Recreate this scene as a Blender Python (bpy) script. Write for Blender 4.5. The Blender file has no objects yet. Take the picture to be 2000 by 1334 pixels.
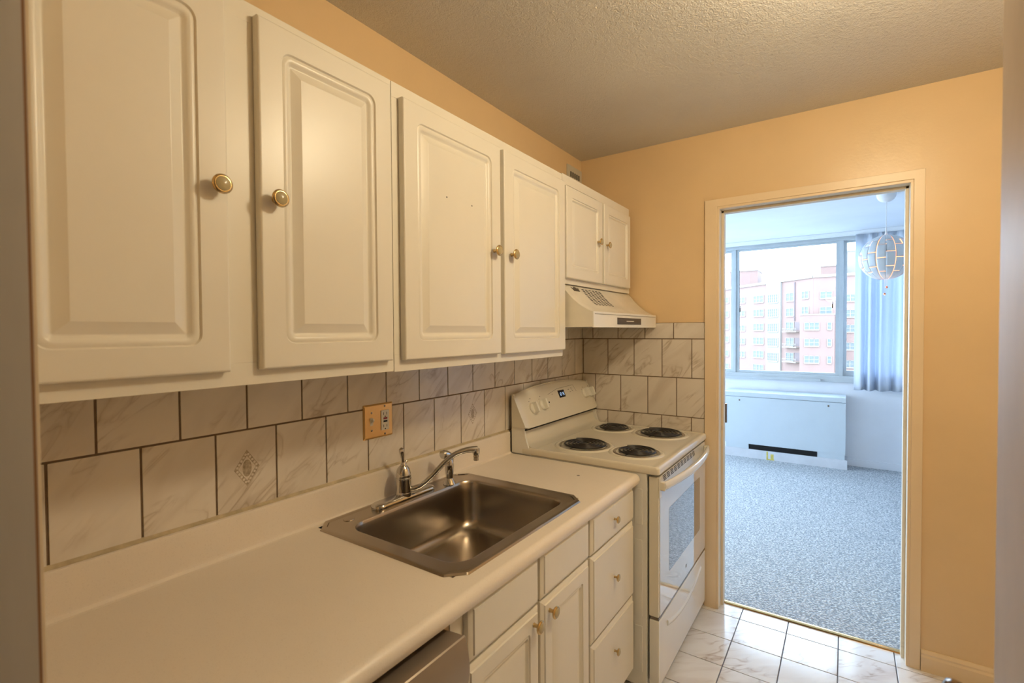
import bpy, bmesh, math, random
from math import sin, cos, pi, sqrt
from mathutils import Vector, Matrix
random.seed(7)
SC = bpy.context.scene
COL = SC.collection

# ------------------------------------------------------------------ camera
cam_d = bpy.data.cameras.new('camera'); cam = bpy.data.objects.new('camera', cam_d); COL.objects.link(cam)
R_ = Vector((0.82445122, 0.56589376, -0.00666662)); U_ = Vector((-0.00654242, 0.02130942, 0.99975152)); F_ = Vector((-0.56589521, 0.82420274, -0.0212709))
cam.matrix_world = Matrix(((R_.x, U_.x, -F_.x, 1.28581527), (R_.y, U_.y, -F_.y, -2.60213693), (R_.z, U_.z, -F_.z, 1.4167515), (0, 0, 0, 1)))
cam_d.sensor_width = 36; cam_d.lens = 949.4375/2000*36; cam_d.clip_start = 0.02; cam_d.clip_end = 600
cam_d.dof.use_dof = True; cam_d.dof.focus_distance = 2.3; cam_d.dof.aperture_fstop = 5.6
SC.camera = cam
# ------------------------------------------------------------------ view, sky, lights
SC.view_settings.view_transform = 'Standard'; SC.view_settings.look = 'None'
SC.view_settings.gamma = 1; SC.view_settings.use_curve_mapping = False
SC.view_settings.exposure = 0.0
W = bpy.data.worlds.new('overcast_sky'); SC.world = W; W.use_nodes = True
bg = W.node_tree.nodes['Background']; bg.inputs['Color'].default_value = (0.62, 0.785, 1.0, 1); bg.inputs['Strength'].default_value = 16.0
KL_POS = (1.46, -1.32, 2.25); KL_E = 28.5; KL_C = (1.0, 0.85, 0.585)
HALL_E = 4
def light(name, kind, loc, energy, color, size=0.1, rot=None, shape=None, sy=None):
    l = bpy.data.lights.new(name, kind); l.energy = energy; l.color = color
    if kind == 'POINT': l.shadow_soft_size = size
    if kind == 'AREA':
        l.shape = shape or 'DISK'; l.size = size
        if sy: l.size_y = sy
    o = bpy.data.objects.new(name, l); COL.objects.link(o); o.location = loc
    if rot: o.rotation_euler = rot
    return o
kitchen_bulb = light('kitchen_lamp_light', 'POINT', KL_POS, KL_E, KL_C, 0.10)
light('hall_lamp_light', 'POINT', (1.0, -3.6, 2.15), HALL_E, (1.0, 0.86, 0.68), 0.12)
po = light('window_portal', 'AREA', (0.55, 3.60, 1.63), 1, (1, 1, 1), 3.7, (-pi/2, 0, 0), 'RECTANGLE', 1.42)
po.data.cycles.is_portal = True
p2 = light('added_side_window_portal', 'AREA', (-2.52, 2.05, 1.40), 1, (1, 1, 1), 2.3, (0, -pi/2, 0), 'RECTANGLE', 2.3)  # portal of the unseen side window added for extra daylight
p2.data.cycles.is_portal = True

# ------------------------------------------------------------------ materials
def L(h):
    h = h.lstrip('#'); v = [int(h[i:i+2], 16)/255 for i in (0, 2, 4)]
    return tuple(((c/12.92) if c <= .04045 else ((c+.055)/1.055)**2.4) for c in v)
class NT:
    def __init__(s, name):
        s.m = bpy.data.materials.new(name); s.m.use_nodes = True; s.t = s.m.node_tree
        s.b = s.t.nodes['Principled BSDF']; s.co = None
    def n(s, typ, **kw):
        x = s.t.nodes.new(typ)
        for k, v in kw.items():
            if k in x.inputs: x.inputs[k].default_value = v
            else: setattr(x, k, v)
        return x
    def l(s, a, b): s.t.links.new(a, b)
    def coord(s, scale=(1, 1, 1)):
        if not s.co: s.co = s.n('ShaderNodeTexCoord')
        mp = s.n('ShaderNodeMapping'); mp.inputs['Scale'].default_value = scale
        s.l(s.co.outputs['Object'], mp.inputs['Vector']); return mp.outputs['Vector']
    def noise(s, scale, detail=3, rough=.5, vec=None, stretch=(1, 1, 1), dist=0):
        x = s.n('ShaderNodeTexNoise'); x.inputs['Scale'].default_value = scale; x.inputs['Detail'].default_value = detail
        x.inputs['Roughness'].default_value = rough; x.inputs['Distortion'].default_value = dist
        s.l(vec if vec is not None else s.coord(stretch), x.inputs['Vector']); return x.outputs['Fac']
    def ramp(s, fac, stops, interp='LINEAR'):
        x = s.n('ShaderNodeValToRGB'); x.color_ramp.interpolation = interp
        e = x.color_ramp.elements
        while len(e) < len(stops): e.new(0.5)
        for k, (p, c) in enumerate(stops):
            e[k].position = p; e[k].color = (*c, 1) if len(c) == 3 else c
        s.l(fac, x.inputs['Fac']); return x.outputs['Color']
    def mix(s, fac, a, b, mode='MIX'):
        x = s.n('ShaderNodeMix', data_type='RGBA', blend_type=mode)
        for sock, v in ((x.inputs[0], fac), (x.inputs[6], a), (x.inputs[7], b)):
            if isinstance(v, (int, float)): sock.default_value = v
            elif isinstance(v, tuple): sock.default_value = (*v, 1)
            else: s.l(v, sock)
        return x.outputs[2]
    def math(s, op, a, b=0.0):
        x = s.n('ShaderNodeMath', operation=op)
        for i, v in enumerate((a, b)):
            if isinstance(v, (int, float)): x.inputs[i].default_value = v
            else: s.l(v, x.inputs[i])
        return x.outputs[0]
    def bump(s, h, strength, dist):
        x = s.n('ShaderNodeBump'); x.inputs['Strength'].default_value = strength; x.inputs['Distance'].default_value = dist
        s.l(h, x.inputs['Height']); s.l(x.outputs['Normal'], s.b.inputs['Normal']); return x
    def set(s, **kw):
        for k, v in kw.items():
            k = {'color': 'Base Color', 'rough': 'Roughness', 'metal': 'Metallic', 'coat': 'Coat Weight', 'coatr': 'Coat Roughness', 'spec': 'Specular IOR Level', 'emit': 'Emission Color', 'es': 'Emission Strength'}[k]
            i = s.b.inputs[k]
            if isinstance(v, (int, float)): i.default_value = v
            elif isinstance(v, tuple): i.default_value = (*v, 1)
            else: s.l(v, i)
        return s
def plain(name, color, rough=.5, metal=0, var=.06, nscale=6, bump=0, bscale=80, bdist=.001, **kw):
    t = NT(name)
    f = t.noise(nscale, 4, .6)
    c = t.ramp(f, [(.3, tuple(max(0, x*(1-var)) for x in color)), (.7, tuple(min(1, x*(1+var)) for x in color))])
    t.set(color=c, rough=rough, metal=metal, **kw)
    if bump: t.bump(t.noise(bscale, 3, .6), bump, bdist)
    return t.m
M = {}
M['cab'] = plain('cream_thermofoil', (.79, .745, .645), .33, var=.02, nscale=3, bump=.05, bscale=40, bdist=.002, spec=.5)
M['cabin'] = plain('cabinet_carcass', (.78, .72, .61), .45, var=.03)
def wallpaint(name, col, rough, b=.25, dirt=None):
    t = NT(name)
    c = t.ramp(t.noise(1.6, 4, .6), [(.3, tuple(x*.95 for x in col)), (.7, tuple(min(1, x*1.04) for x in col))])
    if dirt is not None: c = t.mix(t.ramp(t.noise(14, 5, .7), [(.62, (0, 0, 0)), (.75, (.35,)*3)]), c, dirt)
    t.set(color=c, rough=rough)
    t.bump(t.noise(90, 4, .6), b, .0012)
    return t.m
M['orange'] = wallpaint('apricot_wall_paint', (.765, .56, .315), .32, .3)
M['casing'] = wallpaint('cream_apricot_trim_paint', (.82, .65, .43), .34, .22)
M['chip'] = wallpaint('chipped_cream_trim_paint', (.78, .68, .52), .45, .4, (.32, .24, .16))
M['bwall'] = wallpaint('white_room_paint', (.80, .83, .88), .5, .1)
M['hall'] = wallpaint('hall_paint', (.72, .68, .6), .6, .1)
t = NT('stippled_ceiling_paint')
t.set(color=t.ramp(t.noise(2, 3), [(.3, (.66, .62, .55)), (.7, (.72, .68, .60))]), rough=.6)
t.bump(t.math('ADD', t.noise(70, 4, .65), t.math('MULTIPLY', t.noise(230, 2, .5), .5)), 1.0, .006)
M['ceil'] = t.m
M['bceil'] = wallpaint('white_smooth_ceiling', (.80, .83, .87), .6, .05)
def marble(name, base, vein, seed, rough=.16, floor=False, amount=.75):
    t = NT(name)
    at = t.n('ShaderNodeAttribute', attribute_name='tid')
    co = t.n('ShaderNodeTexCoord')
    mp = t.n('ShaderNodeVectorMath', operation='MULTIPLY_ADD')
    cmb = t.n('ShaderNodeCombineXYZ')
    t.l(at.outputs['Fac'], cmb.inputs[0]); t.l(t.math('MULTIPLY', at.outputs['Fac'], 1.7), cmb.inputs[1]); t.l(t.math('MULTIPLY', at.outputs['Fac'], .63), cmb.inputs[2])
    t.l(cmb.outputs[0], mp.inputs[0]); mp.inputs[1].default_value = (1.31, 1.31, 1.31); t.l(co.outputs['Object'], mp.inputs[2])
    v = mp.outputs[0]
    # soft diagonal brush-like veins, rising to the right
    sep = t.n('ShaderNodeSeparateXYZ'); t.l(v, sep.inputs[0])
    hh = sep.outputs[0] if floor else t.math('ADD', sep.outputs[0], sep.outputs[1])
    zz = sep.outputs[1] if floor else sep.outputs[2]
    across = t.math('SUBTRACT', t.math('MULTIPLY', zz, .72), t.math('MULTIPLY', hh, .70))
    along = t.math('ADD', t.math('MULTIPLY', zz, .70), t.math('MULTIPLY', hh, .72))
    def field(sa, sl, off, dist, det=3):
        cb = t.n('ShaderNodeCombineXYZ'); t.l(t.math('MULTIPLY', across, sa), cb.inputs[0]); t.l(t.math('MULTIPLY', along, sl), cb.inputs[1])
        t.l(t.math('MULTIPLY_ADD', at.outputs['Fac'], .37), cb.inputs[2]) if False else t.l(t.math('ADD', t.math('MULTIPLY', at.outputs['Fac'], .37), off), cb.inputs[2])
        x = t.n('ShaderNodeTexNoise'); x.inputs['Scale'].default_value = 1; x.inputs['Detail'].default_value = det; x.inputs['Distortion'].default_value = dist
        t.l(cb.outputs[0], x.inputs['Vector']); return x.outputs['Fac']
    r1 = t.math('ABSOLUTE', t.math('SUBTRACT', field(15, 4.0, 0, .9), .5))
    line = t.ramp(r1, [(0.0, (1, 1, 1)), (.012, (.55,)*3), (.055, (0, 0, 0))])
    gate = t.ramp(field(7, 5, 9.0, .3, 2), [(.44, (0, 0, 0)), (.60, (1, 1, 1))])
    soft = t.ramp(field(11, 3.0, 4.0, 1.0), [(.42, (0, 0, 0)), (.72, (.75,)*3)])
    f2 = t.math('MULTIPLY', t.mix(1.0, line, gate, 'MULTIPLY'), amount)
    c = t.mix(t.math('MULTIPLY', soft, amount*.75), base, tuple((a*.35+b*.65) for a, b in zip(base, vein))); c = t.mix(f2, c, vein)
    t.set(color=c, rough=rough)
    t.bump(t.noise(25, 3, .5), .06, .002)
    return t.m
M['tile'] = marble('marbled_wall_tile', (.76, .70, .62), (.42, .33, .24), 1, .2)
M['ftile'] = marble('marbled_floor_tile', (.84, .82, .80), (.40, .29, .22), 2, .13, floor=True, amount=.7)
M['grout'] = plain('brown_grout', (.20, .135, .085), .8, var=.15, nscale=30)
M['fgrout'] = plain('grey_floor_grout', (.20, .20, .23), .8, var=.1, nscale=30)
M['caulk'] = plain('yellowed_caulk', (.56, .47, .31), .6, var=.25, nscale=25)
t = NT('speckled_laminate')
t.set(color=t.mix(t.ramp(t.noise(420, 1), [(.60, (0, 0, 0)), (.72, (.22,)*3)]), t.ramp(t.noise(3, 4), [(.3, (.80, .72, .62)), (.7, (.84, .76, .66))]), (.56, .47, .38)), rough=.36)
M['lam'] = t.m
t = NT('brushed_stainless')
t.set(color=t.ramp(t.noise(3, 3, .5), [(.3, (.44, .39, .33)), (.7, (.47, .42, .36))]), metal=1.0, rough=.27)
M['steel'] = t.m
M['chrome'] = plain('polished_chrome', (.62, .61, .60), .07, 1, var=.03)
M['ring'] = plain('chrome_drip_ring', (.55, .53, .50), .2, 1, var=.2, nscale=30)
M['brass'] = plain('polished_brass', (.74, .50, .22), .16, 1, var=.06)
M['plate'] = plain('brushed_brass_plate', (.80, .52, .22), .28, 1, var=.06)
M['gold'] = plain('gold_ring', (.62, .45, .22), .2, 1, var=.05)
M['knobc'] = plain('cream_porcelain_insert', (.44, .36, .20), .2, var=.05)
M['black'] = plain('black_plastic', (.012, .011, .011), .4, var=.1)
M['coil'] = plain('black_heating_coil', (.022, .020, .020), .30, var=.3, nscale=40)
M['gap'] = plain('dark_recess', (.006, .005, .005), .9, var=.1)
M['enam'] = plain('almond_enamel', (.77, .72, .60), .14, var=.015, nscale=2, coat=.3, coatr=.05)
M['enamw'] = plain('white_enamel', (.82, .80, .74), .16, var=.015, nscale=2, coat=.3, coatr=.05)
M['whitep'] = plain('white_plastic', (.82, .80, .72), .32, var=.02)
M['oveng'] = plain('white_oven_glass', (.74, .73, .71), .04, var=.01, coat=1.0, coatr=.02, spec=.9)
M['ovenw'] = plain('grey_oven_window', (.20, .19, .19), .04, var=.03, coat=1.0, coatr=.02, spec=.9)
M['ink'] = plain('grey_print', (.16, .14, .11), .6)
M['red'] = plain('red_button', (.30, .02, .02), .4)
M['metalp'] = plain('taupe_appliance_front', (.33, .27, .215), .32, .55, var=.06, nscale=3)
M['hoodp'] = plain('hood_enamel', (.80, .75, .64), .22, var=.07, nscale=5)
M['hoodf'] = plain('hood_front_enamel', (.84, .81, .73), .2, var=.02)
M['switchp'] = plain('dark_switch_panel', (.06, .05, .045), .3)
M['wood'] = plain('pale_filler_wood', (.52, .36, .20), .6, var=.15, nscale=20)
t = NT('weathered_grey_jamb_paint')
c = t.ramp(t.noise(7, 5, .65, stretch=(1, 1, .12)), [(.3, (.42, .365, .29)), (.7, (.56, .49, .40))])
t.set(color=c, rough=.6); t.bump(t.noise(40, 4, stretch=(1, 1, .1)), .3, .002); M['jamb'] = t.m
M['chipedge'] = wallpaint('worn_brown_edge', (.30, .15, .07), .6, .5, (.45, .38, .28))
M['dooredge'] = plain('grey_door_paint', (.66, .52, .35), .5, var=.08, nscale=5)
M['bronze'] = plain('dark_bronze', (.20, .165, .14), .16, 1, var=.1)
t = NT('loop_pile_carpet')
vo = t.n('ShaderNodeTexVoronoi'); vo.inputs['Scale'].default_value = 80; t.l(t.coord((1, 1.5, 1)), vo.inputs['Vector'])
sp = t.ramp(vo.outputs['Distance'], [(.15, (1, 1, 1)), (.62, (0, 0, 0))])
nz = t.ramp(t.noise(140, 2, .7), [(.40, (0, 0, 0)), (.60, (1, 1, 1))])
c = t.mix(sp, (.24, .27, .30), (.86, .87, .87)); c = t.mix(t.ramp(t.noise(60, 3, .7), [(.35, (.5,)*3), (.5, (0, 0, 0))]), c, (.18, .21, .25))
c = t.mix(t.math('MULTIPLY', nz, .30), c, (.80, .81, .82))
t.set(color=c, rough=.95, spec=.1); t.bump(sp, .6, .005); M['carpet'] = t.m
M['winf'] = plain('grey_green_window_frame', (.50, .54, .56), .38, 0, var=.05)
M['railp'] = plain('white_curtain_rail', (.80, .83, .86), .35, var=.02)
M['acp'] = plain('pale_heater_enamel', (.57, .64, .69), .35, var=.02)
M['acb'] = plain('heater_plinth_paint', (.64, .66, .70), .45, var=.06, nscale=10)
M['tape'] = plain('yellowed_tape', (.62, .52, .12), .6, var=.2, nscale=30)
t = NT('pale_blue_curtain_cloth')
t.set(color=t.ramp(t.noise(500, 2), [(.3, (.72, .75, .79)), (.7, (.78, .80, .84))]), rough=.85)
tr = t.n('ShaderNodeBsdfTranslucent'); tr.inputs[0].default_value = (.62, .70, .82, 1); mx = t.n('ShaderNodeMixShader'); mx.inputs[0].default_value = .42
t.l(t.b.outputs[0], mx.inputs[1]); t.l(tr.outputs[0], mx.inputs[2]); t.l(mx.outputs[0], t.t.nodes['Material Output'].inputs[0]); M['curt'] = t.m
t = NT('clear_window_glass')
trn = t.n('ShaderNodeBsdfTransparent'); trn.inputs[0].default_value = (.96, .98, .98, 1); gl = t.n('ShaderNodeBsdfGlossy'); gl.inputs['Roughness'].default_value = .02
fr = t.n('ShaderNodeFresnel'); fr.inputs[0].default_value = 1.45; mx = t.n('ShaderNodeMixShader')
t.l(t.math('MULTIPLY', fr.outputs[0], .6), mx.inputs[0]); t.l(trn.outputs[0], mx.inputs[1]); t.l(gl.outputs[0], mx.inputs[2]); t.l(mx.outputs[0], t.t.nodes['Material Output'].inputs[0]); M['glass'] = t.m
M['globe'] = plain('pearl_grey_globe_shell', (.62, .66, .70), .35, var=.02)
M['copper'] = plain('copper_bead', (.75, .30, .18), .2, 1)
M['cord'] = plain('white_cord', (.80, .82, .85), .5)
t = NT('glowing_lining_and_seams'); t.set(color=(.9, .35, .15), rough=.5, emit=(1.0, .46, .20), es=2.4); M['glow'] = t.m
t = NT('clock_digits'); t.set(color=(.5, .7, 1), emit=(.45, .68, 1.0), es=1.1); M['digit'] = t.m
t = NT('frosted_lamp_glass'); t.set(color=(.9, .85, .75), emit=(1, .8, .52), es=3.0); M['lampg'] = t.m
M['brick'] = plain('pale_salmon_brick', (.155, .098, .083), .9, var=.05, nscale=.3)
M['stone'] = plain('pale_concrete', (.165, .150, .135), .9, var=.04, nscale=.3)
M['bframe'] = plain('white_window_frame_far', (.20, .175, .15), .6)
M['bglass'] = plain('far_window_glass', (.075, .085, .085), .6, var=.1)
M['balc'] = plain('balcony_shade_and_pipe', (.105, .08, .08), .9)
M['ground'] = plain('street_and_lawn', (.14, .15, .13), .9, var=.2, nscale=.05)

# ------------------------------------------------------------------ mesh builder
class MB:
    def __init__(s): s.v = []; s.f = []; s.mi = []; s.tid = []; s.cur = 0; s.ct = 0.0
    def add(s, vs, fs):
        o = len(s.v); s.v += [tuple(p) for p in vs]
        for f in fs: s.f.append([i+o for i in f]); s.mi.append(s.cur); s.tid.append(s.ct)
        return s
    def mat(s, i): s.cur = i; return s
    def box(s, x0, x1, y0, y1, z0, z1, bev=0.0):
        if bev <= 0:
            return s.add([(x0, y0, z0), (x1, y0, z0), (x1, y1, z0), (x0, y1, z0), (x0, y0, z1), (x1, y0, z1), (x1, y1, z1), (x0, y1, z1)],
                         [(0, 3, 2, 1), (4, 5, 6, 7), (0, 1, 5, 4), (1, 2, 6, 5), (2, 3, 7, 6), (3, 0, 4, 7)])
        bm = bmesh.new(); bmesh.ops.create_cube(bm, size=1)
        for v in bm.verts: v.co = Vector(((x0+x1)/2+v.co.x*(x1-x0), (y0+y1)/2+v.co.y*(y1-y0), (z0+z1)/2+v.co.z*(z1-z0)))
        bmesh.ops.bevel(bm, geom=bm.edges[:], offset=bev, segments=2, profile=.6, affect='EDGES')
        bm.verts.index_update(); s.add([v.co[:] for v in bm.verts], [[v.index for v in f.verts] for f in bm.faces]); bm.free(); return s
    def loft(s, loops, cap0=True, cap1=True, closed=True):
        n = len(loops[0]); o = len(s.v); vs = [p for lp in loops for p in lp]; fs = []
        for k in range(len(loops)-1):
            for i in range(n if closed else n-1):
                j = (i+1) % n; fs.append((k*n+i, k*n+j, (k+1)*n+j, (k+1)*n+i))
        if cap0: fs.append(tuple(range(n))[::-1])
        if cap1: fs.append(tuple((len(loops)-1)*n+i for i in range(n)))
        return s.add(vs, fs)
    def prism(s, prof, axis, a0, a1):      # prof: 2D points in the two other axes
        def P(p, a):
            if axis == 'y': return (p[0], a, p[1])
            if axis == 'x': return (a, p[0], p[1])
            return (p[0], p[1], a)
        return s.loft([[P(p, a0) for p in prof], [P(p, a1) for p in prof]])
    def tube(s, pts, rad, n=12, cap=True):
        pts = [Vector(p) for p in pts]; N = len(pts)
        if not hasattr(rad, '__len__'): rad = [rad]*N
        T = []
        for i in range(N):
            d = pts[min(i+1, N-1)]-pts[max(i-1, 0)]; T.append(d.normalized())
        a = Vector((0, 0, 1)) if abs(T[0].z) < .9 else Vector((1, 0, 0))
        u = T[0].cross(a).normalized(); loops = []
        for i in range(N):
            u = (u-T[i]*u.dot(T[i])).normalized(); w = T[i].cross(u)
            loops.append([tuple(pts[i]+(u*cos(2*pi*k/n)+w*sin(2*pi*k/n))*rad[i]) for k in range(n)])
        return s.loft(loops, cap, cap)
    def lathe(s, prof, org, axis='z', n=24):   # prof: (r, h)
        loops = []
        for r, h in prof:
            lp = []
            for k in range(n):
                a = 2*pi*k/n; c, d = max(r, 1e-5)*cos(a), max(r, 1e-5)*sin(a)
                if axis == 'z': p = (org[0]+c, org[1]+d, org[2]+h)
                elif axis == 'x': p = (org[0]+h, org[1]+c, org[2]+d)
                else: p = (org[0]+d, org[1]+h, org[2]+c)
                lp.append(p)
            loops.append(lp)
        return s.loft(loops)
    def sphere(s, c, r, n=16, sc=(1, 1, 1)):
        m = n//2; loops = []
        for i in range(m+1):
            t = pi*i/m; loops.append([(c[0]+sc[0]*max(r*sin(t), 1e-5)*cos(2*pi*k/n), c[1]+sc[1]*max(r*sin(t), 1e-5)*sin(2*pi*k/n), c[2]-sc[2]*r*cos(t)) for k in range(n)])
        return s.loft(loops)
    def build(s, name, mats, parent=None, smooth=True, angle=35, bev=0, loc=None, merge=1e-5):
        bm = bmesh.new(); vv = [bm.verts.new(p) for p in s.v]; ly = bm.faces.layers.float.new('tid')
        for f, mi, td in zip(s.f, s.mi, s.tid):
            try: fc = bm.faces.new([vv[i] for i in f])
            except ValueError: continue
            fc.material_index = mi; fc[ly] = td
        if merge: bmesh.ops.remove_doubles(bm, verts=bm.verts, dist=merge)
        bmesh.ops.recalc_face_normals(bm, faces=bm.faces)
        if bev:
            ed = [e for e in bm.edges if len(e.link_faces) == 2 and e.calc_face_angle(0) > .6]
            bmesh.ops.bevel(bm, geom=ed, offset=bev, segments=2, profile=.6, affect='EDGES', clamp_overlap=True)
        if smooth:
            for f in bm.faces: f.smooth = True
            th = math.radians(angle)
            for e in bm.edges:
                if len(e.link_faces) == 2 and e.calc_face_angle(0) > th: e.smooth = False
        me = bpy.data.meshes.new(name); bm.to_mesh(me); bm.free()
        for m in (mats if isinstance(mats, (list, tuple)) else [mats]): me.materials.append(m)
        o = bpy.data.objects.new(name, me); COL.objects.link(o)
        if loc: o.location = loc
        if smooth:
            wn = o.modifiers.new('weighted_normals', 'WEIGHTED_NORMAL'); wn.keep_sharp = True; wn.weight = 80
        if parent: attach(o, parent)
        return o
def attach(o, parent):
    o.parent = parent
    w = Matrix.Identity(4); p = parent
    while p:      # world matrix of the parent, all plain translations / rotations set by hand
        w = Matrix.LocRotScale(p.location, p.rotation_euler, None) @ w if not p.parent else p.matrix_parent_inverse @ Matrix.LocRotScale(p.location, p.rotation_euler, None) @ w
        p = p.parent
    o.matrix_parent_inverse = w.inverted()
def tag(o, label=None, cat=None, group=None, kind=None):
    if label: o['label'] = label
    if cat: o['category'] = cat
    if group: o['group'] = group
    if kind: o['kind'] = kind
    return o
def thing(name, loc, label, cat, group=None):
    o = bpy.data.objects.new(name, None); COL.objects.link(o); o.location = loc; o.empty_display_size = .05
    return tag(o, label, cat, group)
def struct(o): o['kind'] = 'structure'; return o
def boxobj(name, m, b, parent=None, bev=0.0): return MB().box(*b, bev=bev).build(name, m, parent)
def rrect(a0, a1, b0, b1, r, seg=5, chamfer=False):
    pts = []
    for cx, cy, st in ((a1-r, b1-r, 0), (a0+r, b1-r, pi/2), (a0+r, b0+r, pi), (a1-r, b0+r, 1.5*pi)):
        for k in range(seg+1):
            a = st+k/seg*pi/2
            if chamfer:
                p0 = (cx+r*cos(st), cy+r*sin(st)); p1 = (cx+r*cos(st+pi/2), cy+r*sin(st+pi/2)); t_ = k/seg
                pts.append((p0[0]*(1-t_)+p1[0]*t_, p0[1]*(1-t_)+p1[1]*t_))
            else: pts.append((cx+r*cos(a), cy+r*sin(a)))
    return pts
def panel_front(mb, xf, y0, y1, z0, z1, th=.02, prof=None, edge=.005, lip=False):
    """door / drawer front facing +x; prof: list of (inset, depth, radius)"""
    e = edge; loops = []
    def lp(ins, x, r): return [(x, a, b) for a, b in rrect(y0+ins, y1-ins, z0+ins, z1-ins, max(r, .0004))]
    if lip:
        for ins, dep, r in ((0, th, .001), (0, .0095, .001), (.0012, .0080, .0012), (.0110, .0036, .0012), (.0122, .0040, .0012), (.0138, .0, .0012), (.0145, .0, .0012)): loops.append(lp(ins, xf-dep, r))
    else:
        loops.append(lp(0, xf-th, .002)); loops.append(lp(0, xf-e, .002)); loops.append(lp(e*.35, xf-e*.35, .003)); loops.append(lp(e, xf, .003))
    for ins, dep, r in (prof or []): loops.append(lp(ins, xf-dep, r))
    mb.loft(loops); return mb
UP = [(.050, .0, .022), (.0525, .0042, .020), (.056, .0030, .017), (.061, .0022, .013), (.066, .0050, .009), (.070, .0092, .005), (.074, .0092, .002), (.092, .0014, .001), (.094, .0006, .001)]
UPS = [(.045, .0, .010), (.047, .0038, .009), (.053, .0022, .007), (.057, .0075, .005), (.060, .0078, .002), (.082, .0012, .001)]
DR = []

# knob prototype along +x, origin at the fitting face
kb = MB(); kb.lathe([(0.0, 0), (.0065, 0), (.0055, .003), (.0048, .010), (.0075, .015), (.0150, .0175), (.0178, .0205), (.0180, .0228), (.0160, .0250), (.0135, .0256)], (0, 0, 0), 'x', 28)
kb.mat(1).lathe([(.0136, .0252), (.0125, .0268), (.0080, .0284), (.0, .0290)], (0, 0, 0), 'x', 28)
kproto = kb.build('knob', [M['gold'], M['knobc']]); kused = [False]
def knob(parent, x, y, z, s=1.0):
    if kused[0]: o = kproto.copy(); COL.objects.link(o)
    else: o = kproto; kused[0] = True
    o.location = (x, y, z); o.scale = (s, s, s); attach(o, parent); return o

# ================================================================== SETTING
ZC = 2.408
struct(boxobj('floor', M['fgrout'], (-.12, 2.6, -2.62, .075, -.10, -.004)))
fl = MB(); pitch = .2007; g = .0022
tidn = 0
for i in range(-5, 9):
    for j in range(-1, 14):
        x0 = .8662+(i-1)*pitch; y1 = -.0403-(j-0)*pitch+pitch; y0 = y1-pitch
        x0 += g; x1 = x0+pitch-2*g; yy0 = y0+g; yy1 = y1-g
        yy1 = min(yy1, .072); yy0 = max(yy0, -2.62)
        if yy1-yy0 < .01 or x1 > 2.2: continue
        tidn += 1; fl.ct = random.random()*40
        fl.box(x0, x1, yy0, yy1, -.004, 0, bev=.0012)
o = fl.build('floor', M['ftile']); struct(o)
struct(boxobj('wall_left', M['orange'], (-.12, 0, -2.61, 0, 0, ZC)))
# back wall with the doorway
DX0, DX1, DZ = .763, 1.502, 2.018
bw = MB(); bw.box(-.12, DX0-.02, 0, .12, 0, ZC); bw.box(DX1+.02, 2.25, 0, .12, 0, ZC); bw.box(DX0-.02, DX1+.02, 0, .12, DZ+.02, ZC)
struct(bw.build('wall_back', M['orange'], smooth=False))
struct(boxobj('wall_right', M['orange'], (2.12, 2.24, -2.61, 0, 0, ZC)))
nw = MB(); nw.box(-.12, .675, -2.61, -2.495, 0, ZC); nw.box(1.37, 2.24, -2.61, -2.495, 0, ZC); nw.box(.675, 1.37, -2.61, -2.495, 2.09, ZC)
struct(nw.build('wall_near', M['orange'], smooth=False))
struct(boxobj('ceiling', M['ceil'], (-.12, 2.24, -2.61, 0, ZC, ZC+.12)))
# casing of the doorway to the next room
ca = MB()
def casing_prof(mb, x0, x1, z0, z1, vert, inner):   # flat board with a bead toward the opening
    mb.box(x0, x1, -.014, 0, z0, z1, bev=.002)
ca.box(.695, .752, -.014, 0, 0, 2.067, bev=.002); ca.box(.750, .763, -.010, 0, 0, 2.02, bev=.003)
ca.box(1.513, 1.549, -.014, 0, 0, 2.067, bev=.002); ca.box(1.502, 1.515, -.010, 0, 0, 2.02, bev=.003)
ca.box(.695, 1.549, -.0138, 0, 2.030, 2.067, bev=.002); ca.box(.752, 1.513, -.010, 0, 2.018, 2.031, bev=.003)
struct(ca.build('trim_1', M['casing']))
jb = MB(); jb.box(.743, .763, 0, .12, 0, 2.018, bev=.001); jb.box(1.502, 1.522, 0, .12, 0, 2.018, bev=.001); jb.box(.743, 1.522, 0, .12, 2.018, 2.038, bev=.001)
jb.box(.763, .775, .045, .085, 0, 2.018, bev=.002); jb.box(1.490, 1.502, .045, .085, 0, 2.018, bev=.002); jb.box(.763, 1.502, .045, .085, 2.006, 2.018, bev=.002)
struct(jb.build('trim_2', M['chip']))
# baseboard on the back wall, right of the door
bp = [(0, 0), (-.014, 0), (-.014, .058), (-.010, .066), (-.011, .074), (-.005, .085), (0, .086)]
struct(MB().prism([(a, b) for a, b in bp], 'x', 1.551, 2.12).build('baseboard_back', M['casing'], angle=20))
# camera-side doorway: jambs, casings
struct(boxobj('trim_3', M['jamb'], (.675, .700, -2.66, -2.4906, 0, 2.07), bev=.0002))
struct(boxobj('trim_4', M['chipedge'], (.690, .7000, -2.4906, -2.4885, 0, 2.07)))
struct(boxobj('trim_5', M['jamb'], (1.352, 1.372, -2.66, -2.49, 0, 2.07), bev=.002))
struct(boxobj('trim_6', M['casing'], (.632, .7000, -2.4885, -2.4858, 0, 2.12), bev=.0004))
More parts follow.
